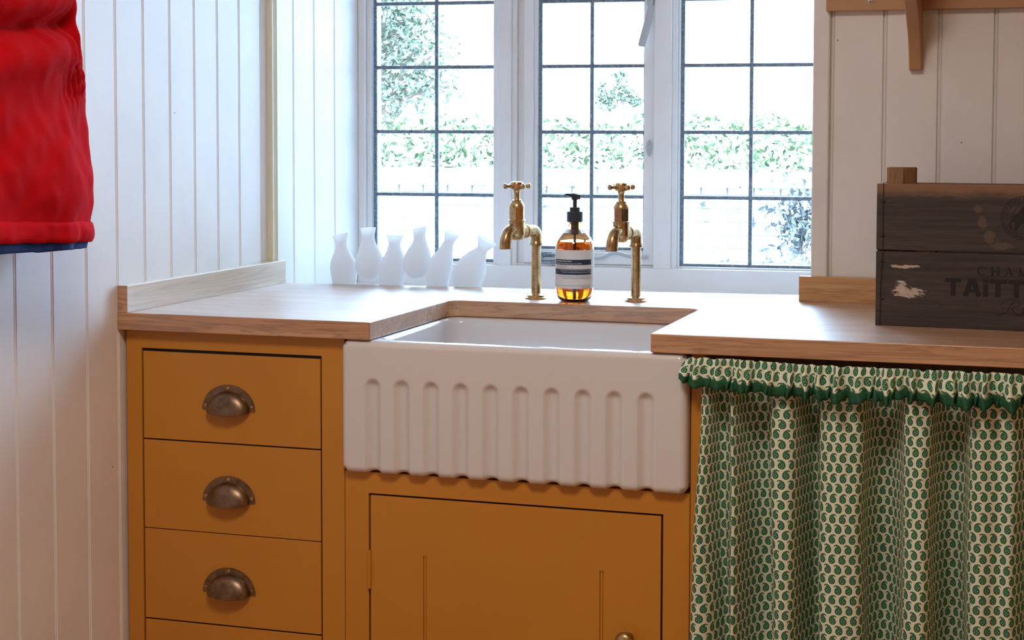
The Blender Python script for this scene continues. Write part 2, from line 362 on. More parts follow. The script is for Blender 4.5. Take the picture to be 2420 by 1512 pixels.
tree('garden_tree', 'leafy tree rising above the hedge at the left of the window', (c0.x-.4, 11, -.92),
     [(AT(900, 40, 11), .55), (AT(985, 120, 11), .32), (AT(1045, 110, 10.8), .20), (AT(1035, 190, 11), .26), (AT(930, 215, 10.8), .40), (AT(870, 130, 11.2), .5), (AT(1075, 200, 11), .13), (AT(960, 20, 11), .28), (AT(820, -30, 11), .7)], 9500, .060, 11)
c0 = AT(1440, 210, 15)
tree('young_tree', 'small distant tree above the hedge behind the middle casement', (c0.x, 15, -.92), [(AT(1470, 215, 15), .13), (AT(1502, 236, 15), .10), (AT(1430, 236, 15), .13), (AT(1463, 176, 15), .09), (AT(1422, 205, 15), .07)], 700, .060, 12)
pc = AT(1890, 525, 7.05)
def vg():
    d = Vector((random.gauss(0, .09), random.gauss(0, .03), random.gauss(0, .11))); return Vector((pc.x, pc.y-.02, pc.z))+d
wp = empty('wall_plant', (pc.x, 7.1, -.92), 'grey leafy climber on the garden wall behind the right-hand panes', 'plant')
obj('foliage', leaves(vg, 620, .045, 9), leafmat('climber_leaves', (.02, .025, .03), (.05, .058, .062), (.12, .14, .12)), wp, recalc=False)
b = B(); tube(b, smoothpts([(pc.x+.05, 7.17, -.92), (pc.x+.02, 7.12, -.6), (pc.x, 7.08, pc.z)], 4), .012, 6); obj('stem', b, bpy.data.materials['bark'], wp)

# ------------------------------------------------------------------ worktop and upstands
x1, x2, yb, T = .4785, .9590, .3965, .0302
rr = .024
out = [(.0, 0), (x1-.002, 0), (x1, .002)]+arc(x1+rr, yb-rr, rr, 180, 90, 6)+arc(x2-rr, yb-rr, rr, 90, 0, 6)+[(x2, .002), (x2+.002, 0), (2.30, 0), (2.30, .604), (1.1265, .604), (1.1265, .722), (1.085, .7105), (.812, .683), (.55, .668), (.132, .6385), (.0128, .630), (.0128, .6), (0, .595)]
b = B(); prism(b, out, -T, 0)
wt = bevel(obj('worktop', b, m_oak), .0014, 2, 30); tag(wt, 'long oak worktop with a square cut-out over the white sink', 'worktop')
b = B(); prism(b, [(.0005, .0005), (.0202, .0005), (.0276, .628), (.0134, .628), (.0134, .5945), (.0005, .5945)], 0, .0476)
for f in b.faces:
    if max(v.co.y for v in f.verts) < .001: f.material_index = 1  # front end keeps the browner oak, without window light in its colour
o = obj('upstand', b, [m_oak_side, m_oak]); tag(o, 'oak upstand along the left boarded wall, window light coloured into its pale side', 'upstand'); bevel(o, .0008)
b = B(); box(b, 1.1085, 2.3, .5860, .6035, 0, .0476); o = obj('upstand', b, m_oak_back); tag(o, 'short oak upstand behind the wooden crate, right of the window', 'upstand'); bevel(o, .0008)

# ------------------------------------------------------------------ fluted sink
sx0, sx1, sz0, sz1, R_ = .4260, 1.0185, -.2560, -.0312, .0115
fl = [.4838+.05205*k for k in range(10)]
def flute(x, z):
    d = 0
    for c in fl:
        h = .0158
        if abs(x-c) < h:
            zt = -.0935; zz = z
            rad = math.hypot(x-c, max(0, zz-(zt-h)))/h
            if rad < 1: d = max(d, .0085*(.5+.5*math.cos(PI*rad**1.25))**.85)
    return d
def edge(x, z):
    """rounding of the outer edges of the apron"""
    dx = min(x-sx0, sx1-x); dz = min(z-sz0, sz1-z); r = R_
    ex, ez = max(0, r-dx), max(0, r-dz); e = min(r, math.hypot(ex, ez)); return r-math.sqrt(max(0, r*r-e*e))
b = B(); nx, nz = 380, 110
xs = [sx0+(sx1-sx0)*i/nx for i in range(nx+1)]; zs = [sz0+(sz1-sz0)*j/nz for j in range(nz+1)]
G = []
def cornerclip(x, z):
    r = R_*1.25; cx = min(max(x, sx0+r), sx1-r); cz = min(max(z, sz0+r), sz1-r)
    dx, dz = x-cx, z-cz; 
    if dx and dz:
        m = max(abs(dx), abs(dz)); l = math.hypot(dx, dz); k = m/l; return cx+dx*k, cz+dz*k
    return x, z
for j in range(nz+1):
    row = []
    for i in range(nx+1):
        x, z = xs[i], zs[j]; y = .0005+edge(x, z)+flute(x, z)
        X, Zz = cornerclip(x, z)
        if Zz < sz0+.012: Zz += flute(x, sz0+.02)*.42*(1-(Zz-sz0)/.012)
        row.append(b.verts.new((X, y, Zz)))
    G.append(row)
for j in range(nz):
    for i in range(nx): b.faces.new((G[j][i], G[j][i+1], G[j+1][i+1], G[j+1][i]))
loop = [G[0][i] for i in range(nx+1)]+[G[j][nx] for j in range(1, nz+1)]+[G[nz][i] for i in range(nx-1, -1, -1)]+[G[j][0] for j in range(nz-1, 0, -1)]
YK = .455
back = [b.verts.new((v.co.x, YK, v.co.z)) for v in loop]; n = len(loop)
isTop = lambda k: nx+1+nz-1 <= k < nx+1+nz-1+nx
for k in range(n):
    if isTop(k): continue
    b.faces.new((loop[k], back[k], back[(k+1) % n], loop[(k+1) % n]))
b.faces.new(back[::-1])
# rim with basin
tf = [loop[k] for k in range(nx+nz, nx+nz+nx+1)]; tb = [back[k] for k in range(nx+nz, nx+nz+nx+1)]
ix0, ix1, iy0, iy1, ir = .4890, .9575, .0300, .3700, .030
def irect(g):
    a, c, d, e = ix0-g, ix1+g, iy0-g, iy1+g; r = ir+g*.5
    return arc(a+r, d+r, r, 180, 270, 8)+arc(c-r, d+r, r, 270, 360, 8)+arc(c-r, e-r, r, 0, 90, 8)+arc(a+r, e-r, r, 90, 180, 8)
loops = []
for g, z in [(.007, sz1), (.0045, sz1-.0008), (.0018, sz1-.003), (0, sz1-.008), (-.003, -.10), (-.005, -.19), (-.012, -.212), (-.03, -.222)]:
    loops.append([b.verts.new((x, y, z)) for x, y in irect(g)])
for A, C in zip(loops, loops[1:]):
    m = len(A)
    for i in range(m): b.faces.new((A[i], A[(i+1) % m], C[(i+1) % m], C[i]))
b.faces.new(loops[-1])
eds = set()
def ge(p, q):
    e = b.edges.get((p, q)) or b.edges.new((p, q)); eds.add(e)
for p, q in zip(tf, tf[1:]): ge(p, q)
for p, q in zip(tb, tb[1:]): ge(p, q)
ge(tf[0], tb[0]); ge(tf[-1], tb[-1])
for i in range(len(loops[0])): ge(loops[0][i], loops[0][(i+1) % len(loops[0])])
bmesh.ops.triangle_fill(b, edges=list(eds), use_beauty=True)
snk = empty('butler_sink', (.722, .2, -.256), 'white fluted ceramic butler sink set into the oak worktop', 'sink')
obj('basin', b, m_ceramic, snk, 42)
b = B(); lathe(b, [(.001, -.2205), (.030, -.2205), (.034, -.2195), (.042, -.2205)], .72, .22, 32); obj('drain', b, m_brass, snk, True, 'round brass plughole')

# ------------------------------------------------------------------ drawer unit
yc = .020
du = empty('drawer_unit', (.21, .30, -.9), 'ochre drawer cabinet with bronze cup handles, beside the left wall', 'cabinet')
b = B()
box(b, .0065, .0363, yc, .045, -.9, -.0325); box(b, .3825, .4240, yc, .045, -.9, -.0325); box(b, .0363, .3825, yc, .045, -.0630, -.0325)
box(b, .0363, .3825, yc, .045, -.76, -.7065); box(b, .0363, .3825, yc+.03, .05, -.9, -.76)
box(b, .0065, .024, .045, .59, -.9, -.0325); box(b, .404, .4240, .045, .59, -.9, -.0325)
obj('face_frame', b, m_ochre, du)
zdr = [-.0658, -.2236, -.3832, -.5452, -.7050]
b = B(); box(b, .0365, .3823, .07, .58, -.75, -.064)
box(b, .0364, .0420, yc+.0045, .07, -.7060, -.0632); box(b, .3768, .3824, yc+.0045, .07, -.7060, -.0632)  # dark strips added behind the drawer gaps to stand in for shade
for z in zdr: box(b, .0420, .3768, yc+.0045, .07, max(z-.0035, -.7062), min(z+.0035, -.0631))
obj('inside_gap_shade', b, m_dark, du)
def cup(cx, zb, par):
    b = B(); a, h, n_ = .0505, .0450, 28
    # flange plate: half ellipse with a slight drop at the ends
    pl = [(cx+a*math.cos(PI*k/n_), zb+h*math.sin(PI*k/n_)) for k in range(n_+1)]
    prism(b, pl, yc-.0022, yc+.0002, lambda x, z, y: (x, y, z))
    # cup
    ca, ch, dp = .0400, .0345, .0205; rows = []
    for j in range(11):
        ph = PI/2*j/10; row = []
        for k in range(n_+1):
            t = PI*k/n_; row.append(b.verts.new((cx+ca*math.cos(t)*math.cos(ph)**.75, yc-.002-dp*math.sin(ph)**.8, zb-.001-.0045*math.sin(ph)+ch*math.sin(t)*math.cos(ph)**.75)))
        rows.append(row)
    for A, C in zip(rows, rows[1:]):
        for k in range(n_): b.faces.new((A[k], A[k+1], C[k+1], C[k]))
    # rolled lip
    lip = [(cx+ca*math.cos(t), yc-.002-dp*math.sin(t)**.9, zb-.001-.0045*math.sin(t)) for t in [PI*k/20 for k in range(21)]]
    tube(b, lip, .0013, 8)
    for sx, sz in ((0, h-.0065), (-a+.0062, .0075), (a-.0062, .0075)):
        lathe(b, [(.0036, 0), (.0034, .0010), (.0022, .0017), (.0002, .0019)], n=14, mi=1, M=Matrix.Translation((cx+sx, yc-.0022, zb+sz)) @ Matrix.Rotation(PI/2, 4, 'X'))
    bmesh.ops.remove_doubles(b, verts=b.verts[:], dist=1e-6)
    return obj('cup_handle', b, [m_bronze, m_bronze_hi], par, 35, 'antique bronze cup handle', recalc=True)
for k in range(4):
    b = B(); box(b, .0393, .3796, yc, yc+.0042, zdr[k+1]+.0006, zdr[k]-(.0028 if k != 2 else .0016)+(.0008 if k else 0)); box(b, .0450, .3738, yc+.0042, .060, zdr[k+1]+.006, zdr[k]-.006)
    d = bevel(obj('drawer', b, m_ochre, du), .0008, 2)
    cup(.2065-.0008*k, [-.1655, -.3255, -.4870, -.645][k], d)

# ------------------------------------------------------------------ sink cabinet
sc = empty('sink_cabinet', (.73, .30, -.9), 'ochre cupboard with a beaded door under the white sink', 'cabinet')
b = B()
box(b, .4252, .4682, yc, .045, -.9, -.2565); box(b, .9775, 1.0203, yc, .045, -.9, -.2565); box(b, .4682, .9775, yc, .045, -.2925, -.2565); box(b, .4682, .9775, yc, .045, -.85, -.805); box(b, .4682, .9775, yc+.03, .05, -.9, -.85)
box(b, .4252, .443, .045, .59, -.9, -.2565); box(b, 1.002, 1.0203, .045, .59, -.9, -.2565)
obj('face_frame', b, m_ochre, sc)
b = B(); box(b, 1.0212, 1.0440, yc+.0005, .595, -.9, -.0325); bevel(obj('end_panel', b, m_ochre, sc), .0007, 1)
b = B(); box(b, .47, .976, .075, .58, -.84, -.27); box(b, .4683, .4735, yc+.0065, .075, -.8045, -.2930); box(b, .9718, .9774, yc+.0065, .075, -.8045, -.2930); box(b, .4735, .9718, yc+.0065, .075, -.2985, -.2930); obj('inside_gap_shade', b, m_dark, sc)  # thin dark strips around the door imitate the shade in its gaps
DX0, DX1, DZ0, DZ1 = .4718, .9738, -.803, -.2960
b = B(); box(b, DX0, DX1, yc, yc+.006, -.3925, DZ1); box(b, DX0, DX1, yc, yc+.006, DZ0, -.715); box(b, DX0+.006, DX1-.006, yc+.006, .045, DZ0, DZ1-.006)
GV = [(-.0034, 0), (-.0030, .003), (-.0020, .003), (-.0014, .0012), (.0012, .0012), (.0018, .002), (.0024, .003), (.0030, .0)]
pts = [(DX0, 0)]+[(.5700+d, h) for d, h in GV]+[(.8760+d, h) for d, h in GV]+[(DX1, 0)]
prism(b, [(x, yc+h) for x, h in pts]+[(DX1, yc+.006), (DX0, yc+.006)], -.715, -.3925)
dr = obj('door', b, m_ochre, sc)
b = B(); lathe(b, [(.0005, -.4555), (.0034, -.455), (.0034, -.3905), (.0005, -.390)], .4698, yc-.0018, 12); obj('hinge', b, m_ochre, dr, 40)
b = B(); Mk = Matrix.Translation((.921, yc, -.4985)) @ Matrix.Rotation(PI/2, 4, 'X')
lathe(b, [(.0095, 0), (.0095, .002), (.006, .004), (.0058, .009), (.010, .013), (.0150, .018), (.0165, .0235), (.0150, .029), (.0105, .0325), (.0005, .0340)], n=28, M=Mk); obj('knob', b, m_bronze_hi, dr, True, 'round bronze door knob')

# ------------------------------------------------------------------ paisley curtain below the right worktop
P = N('paisley_cotton'); uv = P.n('ShaderNodeUVMap'); sp = P.n('ShaderNodeSeparateXYZ'); P.L(uv.outputs[0], sp.inputs[0])
TW, TH = .0155, .0158
vv = P.math('DIVIDE', sp.outputs[1], TH); row = P.math('FLOOR', vv); par = P.math('MODULO', P.math('ABSOLUTE', row), 2.0)
uu = P.math('ADD', P.math('DIVIDE', sp.outputs[0], TW), P.math('MULTIPLY', par, .48))
pu = P.math('SUBTRACT', P.math('FRACT', uu), .5); pv = P.math('SUBTRACT', P.math('FRACT', vv), .5)
pu = P.math('MULTIPLY', pu, P.math('SUBTRACT', 1.0, P.math('MULTIPLY', par, 2.0)))
cb = P.n('ShaderNodeCombineXYZ'); P.L(P.math('MULTIPLY', pu, TW/TH), cb.inputs[0]); P.L(pv, cb.inputs[1])
def pd(x, y, r):
    d = P.n('ShaderNodeVectorMath', operation='DISTANCE'); P.L(cb.outputs[0], d.inputs[0]); d.inputs[1].default_value = (x, y, 0); return P.math('SUBTRACT', d.outputs['Value'], r)
sd = None
for x, y, r in [(-.03, -.165, .325), (-.055, -.055, .305), (-.08, .045, .255), (-.085, .145, .20), (-.065, .235, .15), (-.02, .31, .115), (.045, .365, .09), (.12, .39, .074), (.19, .378, .062), (.245, .338, .052), (.275, .287, .041), (.28, .24, .030)]:
    q = pd(x*1.12, y*.985, r*1.035); sd = q if sd is None else P.math('SMOOTH_MIN', sd, q, .03)
mask = P.math('MULTIPLY', P.math('SUBTRACT', .012, sd), 40, clamp=True)
dots = None
for x, y, r in [(-.03, -.33, .050), (.11, -.17, .048), (-.17, -.17, .046), (-.03, -.06, .046), (-.19, .03, .038), (.06, .10, .036), (-.11, .17, .034), (-.01, .29, .028)]:
    q = pd(x, y, r); dots = q if dots is None else P.math('MINIMUM', dots, q)
dm = P.math('MULTIPLY', P.math('SUBTRACT', .0, dots), 50, clamp=True)
gc = P.mix(dm, (.012, .145, .055), (.95, .94, .86)); weave = P.noise(P.coord('UV', (900, 900, 1)), 1, 1)
base = P.mix(P.math('MULTIPLY', weave, .25), (.80, .82, .66), (.66, .68, .53))
P.set(Base_Color=P.mix(mask, base, gc), Roughness=.85); m_pais = P.m
m_green = N('green_tape'); _v = m_green.coord(); m_green.set(Base_Color=m_green.ramp(m_green.noise(_v, 60, 4), [(.3, (.006, .068, .026)), (.7, (.010, .105, .042))]), Roughness=.8); m_green = m_green.m

def cloth(name, rows, mat, parent, label=None, thick=.0007):
    """rows = list of lists of (point, u, v)"""
    b = B(); uvl = b.loops.layers.uv.new('UVMap'); vv = [[b.verts.new(p) for p, u, v in r] for r in rows]
    for j in range(len(rows)-1):
        for i in range(len(rows[0])-1):
            f = b.faces.new((vv[j][i], vv[j][i+1], vv[j+1][i+1], vv[j+1][i]))
            for l, (jj, ii) in zip(f.loops, ((j, i), (j, i+1), (j+1, i+1), (j+1, i))): l[uvl].uv = rows[jj][ii][1:]
    o = obj(name, b, mat, parent, True, label, recalc=False)
    if thick: m = o.modifiers.new('thickness', 'SOLIDIFY'); m.thickness = thick; m.offset = 0
    return o
cur = empty('cupboard_curtain', (1.5, .03, -.85), 'gathered green paisley curtain hanging under the right end of the worktop', 'curtain')
# folds seen from above: (x at top, x at bottom, y)
CP = [(1.039, 1.018, .008), (1.047, 1.034, .004), (1.055, 1.056, .010), (1.064, 1.074, .030), (1.080, 1.083, .022), (1.087, 1.090, .008), (1.095, 1.102, .012), (1.106, 1.118, .034), (1.125, 1.138, .046), (1.142, 1.152, .038),
      (1.150, 1.158, .012), (1.166, 1.170, .006), (1.184, 1.186, .010), (1.196, 1.198, .034), (1.208, 1.210, .050), (1.220, 1.219, .040), (1.227, 1.224, .014), (1.245, 1.246, .007), (1.268, 1.272, .007), (1.288, 1.290, .012),
      (1.297, 1.296, .036), (1.312, 1.314, .050), (1.330, 1.332, .046), (1.345, 1.349, .030), (1.352, 1.356, .012), (1.370, 1.373, .006), (1.390, 1.392, .010), (1.402, 1.400, .034), (1.420, 1.418, .050), (1.440, 1.441, .040),
      (1.450, 1.452, .016), (1.466, 1.470, .010), (1.490, 1.494, .014), (1.512, 1.515, .012), (1.530, 1.532, .030)]
x = 1.54; k = 0
while x < 2.28:
    for dx, y in ((.0, .044), (.022, .048), (.034, .016), (.055, .007), (.078, .010), (.090, .030)): CP.append((x+dx, x+dx, y))
    x += .104
def curve_at(t, amp):
    pts = [Vector(((a*(1-t)+c*t), .010+(y-.010)*amp*2.2, 0)) for a, c, y in CP]; return smoothpts(pts, 7)
rows = []; NZ = 46; ztop, zbot = -.060, -.86
ref = curve_at(.4, 1.0); U = [0]
for a, c in zip(ref, ref[1:]): U.append(U[-1]+(c-a).length)
for j in range(NZ+1):
    f = j/NZ; z = ztop+(zbot-ztop)*f; amp = .62+.55*min(1, f*2.2)
    cv = curve_at(max(0, (f-.1)*1.7), amp); r = []
    for i, p in enumerate(cv):
        w = .0022*noise.noise((p.x*16, z*7, 2.0))+.0012*noise.noise((p.x*45, z*16, 5))
        r.append(((p.x+.004*noise.noise((i*.05, z*5, 9)), p.y+w+.004, z), U[i], z))
    rows.append(r)
cloth('fabric_panel', rows, m_pais, cur)
# gathered frill along the top and its green binding
def frill_y(s):
    return .0052*math.sin(s*2*PI/.031+1.9*math.sin(s*31))+.0030*math.sin(s*2*PI/.0137+2.2*math.sin(s*57))+.007*noise.noise((s*26, 3, 3))+.0045*(abs(math.sin(s*PI/.0205+1.5*math.sin(s*43)))-.6)
def frill_drop(x): return .0035*noise.noise((x*20, 4, 1))+.0025*noise.noise((x*60, 4, 8))
FN = 1500; fx0, fx1 = 1.0120, 2.28
FS = [0]
for i in range(FN):
    d = [fx0+(fx1-fx0)*(i+k)/FN for k in (0, 1)]; FS.append(FS[-1]+math.hypot(d[1]-d[0], .9*(frill_y(d[1])-frill_y(d[0]))))
def frill(zf0, zf1, nrow, yoff):
    rows = []
    for j in range(nrow+1):
        f = j/nrow; r = []; g = zf0+(zf1-zf0)*f
        for i in range(FN+1):
            x = fx0+(fx1-fx0)*i/FN; e = min(1, (x-fx0)/.06)
            fy = 1.5*frill_y(x)
            top = -.0345-.005*max(0, noise.noise((x*75, 1, 3)))-.0035*min(1, max(0, (x-1.10)/.1))-(1-min(1, (x-fx0)/.012))*.010
            bot = -.0790+.0085*noise.noise((x*21, 6, 2))+.006*noise.noise((x*52, 2, 2))+.22*fy+.010*(1-e)**2-.006*min(1, max(0, (x-1.08)/.12))
            y = -.002-.011*g+yoff+fy*(.35+.85*g)*(.4+.6*e)+.003*noise.noise((x*18, g*2, 4))+.0015*noise.noise((x*120, g*3, 2))
            r.append((Vector((x+.0035*math.sin(x*2*PI/.031+3*g)*g-.006*g*(1-e), y, top+(bot-top)*g)), FS[i], -.0345-.046*g))
        rows.append(r)
    return rows
cloth('frill', frill(0, .80, 8, 0), m_pais, cur, 'gathered paisley frill along the top')
cloth('binding_tape', frill(.78, 1.08, 3, -.0006), m_green, cur, 'dark green tape edging the frill', .0012)

# ------------------------------------------------------------------ brass pillar taps
def make_tap(loc, ang, label):
    X0, Y0 = 0, 0
    t = empty('pillar_tap', (loc[0], loc[1], 0), label, 'tap', 'brass taps behind the sink')
    Lx, Ly = loc
    def vert(prof, cx=0, cy=0, n=32, bb=None): lathe(bb, prof, Lx+cx, Ly+cy, n)
    D = .060
    b = B(); vert([(.0213, 0), (.0213, .0025), (.0195, .0040), (.0178, .0042), (.0178, .0070), (.0150, .0085), (.0100, .0095), (.0090, .0110)], bb=b); obj('flange', b, m_brass, t, 40)
    b = B(); vert([(.0092, .008), (.0092, .109)], bb=b, n=28); obj('pillar', b, m_brass, t, 40)
    b = B(); vert([(.0095, .1015), (.0132, .1030), (.0132, .1052), (.0118, .1085), (.0110, .1125), (.0110, .120)], bb=b)
    el = [(Lx, Ly, .114), (Lx, Ly, .1195)]+[(Lx, Ly-.0115*(1-math.cos(PI/2*k/6)), .1195+.0115*math.sin(PI/2*k/6)) for k in range(1, 7)]+[(Lx, Ly-.020, .1310), (Lx, Ly-.036, .1310)]
    tube(b, el, .0110, 24); obj('elbow', b, m_brass, t, 45)
    b = B(); tube(b, [(Lx, Ly-.033, .131), (Lx, Ly-.0335, .131), (Lx, Ly-.036, .131), (Lx, Ly-.0365, .131)], [.011, .0136, .0136, .0115], 28); obj('union_nut', b, m_brass, t, 40)
    b = B()
    vert([(.0060, .1145), (.0108, .1165), (.0140, .121), (.0155, .128), (.0155, .1500)], 0, -D, bb=b)
    tube(b, [(Lx, Ly-.036, .131), (Lx, Ly-.050, .131)], .0118, 24)
    spt = smoothpts([(Lx, Ly-D, .1345), (Lx, Ly-D-.014, .1360), (Lx, Ly-D-.0255, .1310), (Lx, Ly-D-.0325, .1205), (Lx, Ly-D-.0345, .108), (Lx, Ly-D-.0345, .1005)], 5)
    tube(b, spt, [.0100+.0014*k/(len(spt)-1) for k in range(len(spt))], 24, cap=False)
    ev = [v for v in b.verts if abs(v.co.z-.1005) < .0012]
    obj('body', b, m_brass, t, 50)
    b = B(); tube(b, [(Lx, Ly-D-.0345, .1003), (Lx, Ly-D-.0345, .112)], .0098, 20); obj('outlet', b, m_dark, t)
    b = B(); vert([(.0155, .1500), (.0165, .1508), (.0165, .1528), (.0150, .1540)], 0, -D, bb=b)
    vert([(.0150, .1535), (.0150, .1785)], 0, -D, 6, b); vert([(.0145, .1765), (.0142, .1800), (.0125, .1845), (.0098, .1880)], 0, -D, 24, b)
    vert([(.0096, .1876), (.0098, .1890), (.0098, .1904), (.0070, .1914)], 0, -D, 24, b); obj('bonnet', b, m_brass, t, 30)
    b = B(); vert([(.0066, .1905), (.0058, .1930), (.0056, .2050), (.0080, .2095)], 0, -D, 24, b); obj('spindle', b, m_brass, t, 40)
    b = B(); vert([(.0080, .2090), (.0116, .2105), (.0118, .2210), (.0108, .2240), (.0085, .2252), (.0005, .2262)], 0, -D, 28, b)
    for q in range(4):
        a = math.radians(43.8+ang+90*q); dx, dy = math.cos(a), math.sin(a)
        tube(b, [(Lx+dx*r, Ly-D+dy*r, .2165) for r in (.010, .0125, .016, .0195, .0212, .0240, .0262, .0276, .0282)], [.0038, .0036, .0029, .0033, .0044, .0053, .0050, .0036, .0012], 16)
    obj('cross_handle', b, m_brass, t, 40)
    t.rotation_euler.z = -math.radians(ang); return t
make_tap((.6247, .4749), 20.5, 'aged brass pillar tap left of the amber bottle')
make_tap((.8174, .4862), 14.0, 'aged brass pillar tap right of the amber bottle')

# ------------------------------------------------------------------ hand wash bottle
BX, BY = .7063, .4555
hb = empty('hand_wash_bottle', (BX, BY, 0), 'amber pump bottle of hand wash with a white and navy label, between the taps', 'bottle')
m_amber = N('amber_glass'); m_amber.set(Base_Color=(.92, .66, .40), Roughness=.02, IOR=1.45, Transmission_Weight=1.0); m_amber = m_amber.m
m_liq = N('amber_liquid'); m_liq.set(Base_Color=(.86, .24, .018), Roughness=.0, IOR=1.36, Transmission_Weight=1.0); m_liq = m_liq.m
prof_o = [(.0005, 0), (.020, .0002), (.0270, .0012), (.0315, .0060), (.0348, .0150), (.0362, .0240), (.0364, .0300), (.0364, .1000), (.0360, .1060), (.0340, .1135), (.0300, .1205), (.0240, .1280), (.0180, .1345), (.0138, .1400), (.0128, .1440), (.0128, .1500)]
prof_i = [(r-.0016 if r > .01 else r, z+(.002 if r < .03 else .0004)) for r, z in prof_o]; prof_i[0] = (.0005, .0034); prof_i[1] = (.019, .0036); prof_i[2] = (.0252, .0045)
prof_i[-1] = (.0112, .150)
b = B(); lathe(b, prof_o+prof_i[::-1], BX, BY, 48, cap=False); obj('glass_body', b, m_amber, hb, 50)
liq = [(.0005, .0038), (.0186, .0040), (.0248, .0050), (.0296, .0095), (.0328, .0165), (.0342, .0250), (.0343, .0300), (.0343, .0995), (.0339, .1058), (.0322, .1120), (.0318, .1128), (.0005, .1128)]
b = B(); lathe(b, liq, BX, BY, 48, cap=False); obj('liquid', b, m_liq, hb, 50)
m_label = plain('white_label', (.74, .75, .76), .45); m_navy = plain('navy_band', (.018, .035, .075), .4); m_ink = plain('grey_ink', (.12, .13, .16), .5); m_white = plain('white_ink', (.8, .82, .84), .5)
RL = .03665
def cyl(a0, a1, z0, z1, r, bm, n=56, mi=0):
    A = []
    for i in range(n+1):
        a = a0+(a1-a0)*i/n; A.append([bm.verts.new((BX+q*math.sin(a), BY-q*math.cos(a), z)) for q, z in ((r, z0), (r, z1), (r-.0002, z1), (r-.0002, z0))])
    for p, q in zip(A, A[1:]):
        for k in range(4): f = bm.faces.new((p[k], q[k], q[(k+1) % 4], p[(k+1) % 4])); f.material_index = mi
    for e in (A[0], A[-1][::-1]): bm.faces.new(e).material_index = mi
vd = math.atan2(1.564-BX, 2.6035+BY)                    # direction from the bottle to the viewer's side of the room
def txt(body, size, offset=0.0, align='LEFT'):
    c = bpy.data.curves.new('lettering', 'FONT'); c.body = body; c.size = size; c.offset = offset; c.align_x = align; c.resolution_u = 3
    o = bpy.data.objects.new('lettering', c); COL.objects.link(o); bpy.context.view_layer.update()
    me = bpy.data.meshes.new_from_object(o.evaluated_get(bpy.context.evaluated_depsgraph_get())); bpy.data.objects.remove(o); bpy.data.curves.remove(c)
    b = B(); b.from_mesh(me); bpy.data.meshes.remove(me); return b
b = B(); cyl(vd-2.75, vd+2.75, .0265, .0985, RL, b, 120); lb = obj('label', b, m_label, hb, 40, 'white paper label')
ar = vd+.99                                              # right margin of the printed front
b = B(); cyl(ar-2.3, ar, .0706, .0806, RL+.0002, b, 60); cyl(ar-2.3, ar, .0522, .0625, RL+.0002, b, 60); obj('navy_band', b, m_navy, lb, 40, 'dark navy printed bands')
def wrap(body, size, z, right, off=0.0, r=RL+.00045):
    t = txt(body, size, off); bmesh.ops.triangulate(t, faces=t.faces[:]); w = max(v.co.x for v in t.verts)
    for v in t.verts:
        a = right+(v.co.x-w)/RL; v.co = Vector((BX+r*math.sin(a), BY-r*math.cos(a), z+v.co.y))
    return t
def join(bs):
    b = B()
    for q in bs:
        me = bpy.data.meshes.new('t'); q.to_mesh(me); q.free(); b.from_mesh(me); bpy.data.meshes.remove(me)
    return b
bs = [wrap('Aromatique Hand Wash', .0036, .0766, vd-.157, .00006), wrap('Nettoyant Aromatique pour les Mains', .0036, .0722, vd+.365),
      wrap('for cleansing hands. Use whenever and wherever you require', .0026, .0596, ar-.03), wrap('The product is enhanced with botanical extracts of Orange', .0026, .0563, ar-.03)]
obj('lettering', join(bs), m_white, lb, label='white lettering on navy')
bs = [wrap('Orange Rind, Cedar Atlas', .0026, .0674, vd-.39, .00004), wrap('Zeste de Mandarine, Cedre de l\'Atlas', .0026, .0640, vd-.03),
      wrap('mains. Rincer abondamment. A utiliser a chaque fois que vous le', .0026, .0482, ar-.03), wrap('souhaitez. Ce produit est enrichi en extraits botaniques', .0026, .0449, ar-.03), wrap('500 mL e 16.9 fl oz', .0025, .0281, ar-.05, .00004)]
q = B(); cyl(ar-2.3, ar-.02, .0319, .0322, RL+.0004, q, 60); bs.append(q)
obj('small_print', join(bs), m_ink, lb, label='dark grey small print')
b = B()
lathe(b, [(.0148, .1495), (.0152, .1500), (.0152, .1685), (.0145, .1692), (.0098, .1692), (.0098, .1765), (.0092, .1772), (.0040, .1774)], BX, BY, 40); obj('cap', b, m_black, hb, 35)
b = B(); lathe(b, [(.0038, .1770), (.0038, .1900), (.0060, .1912), (.0066, .1935), (.0060, .1990), (.0005, .2000)], BX, BY, 24)
hd_ = Vector((-.72, -.55, 0)).normalized(); sd_ = Vector((-hd_.y, hd_.x, 0)); c = Vector((BX, BY, 0))
vs = []
for d, w, z0, z1 in ((-.0085, .0060, .1915, .2000), (.006, .0062, .1945, .2030), (.0185, .0040, .1990, .2030), (.0205, .0030, .1985, .2018)):
    vs.append([b.verts.new(c+hd_*d+sd_*s*w+Vector((0, 0, z))) for s, z in ((-1, z0), (1, z0), (1, z1), (-1, z1))])
for A, Cc in zip(vs, vs[1:]):
    for k in range(4): b.faces.new((A[k], A[(k+1) % 4], Cc[(k+1) % 4], Cc[k]))
b.faces.new(vs[0]); b.faces.new(vs[-1]); obj('pump_head', b, m_black, hb, 35)
b = B(); tube(b, [(BX, BY, .150), (BX, BY, .125)], [.0075, .0075], 20); tube(b, [(BX, BY, .126), (BX, BY, .006)], .0022, 12); obj('dip_tube', b, m_black, hb, 40)

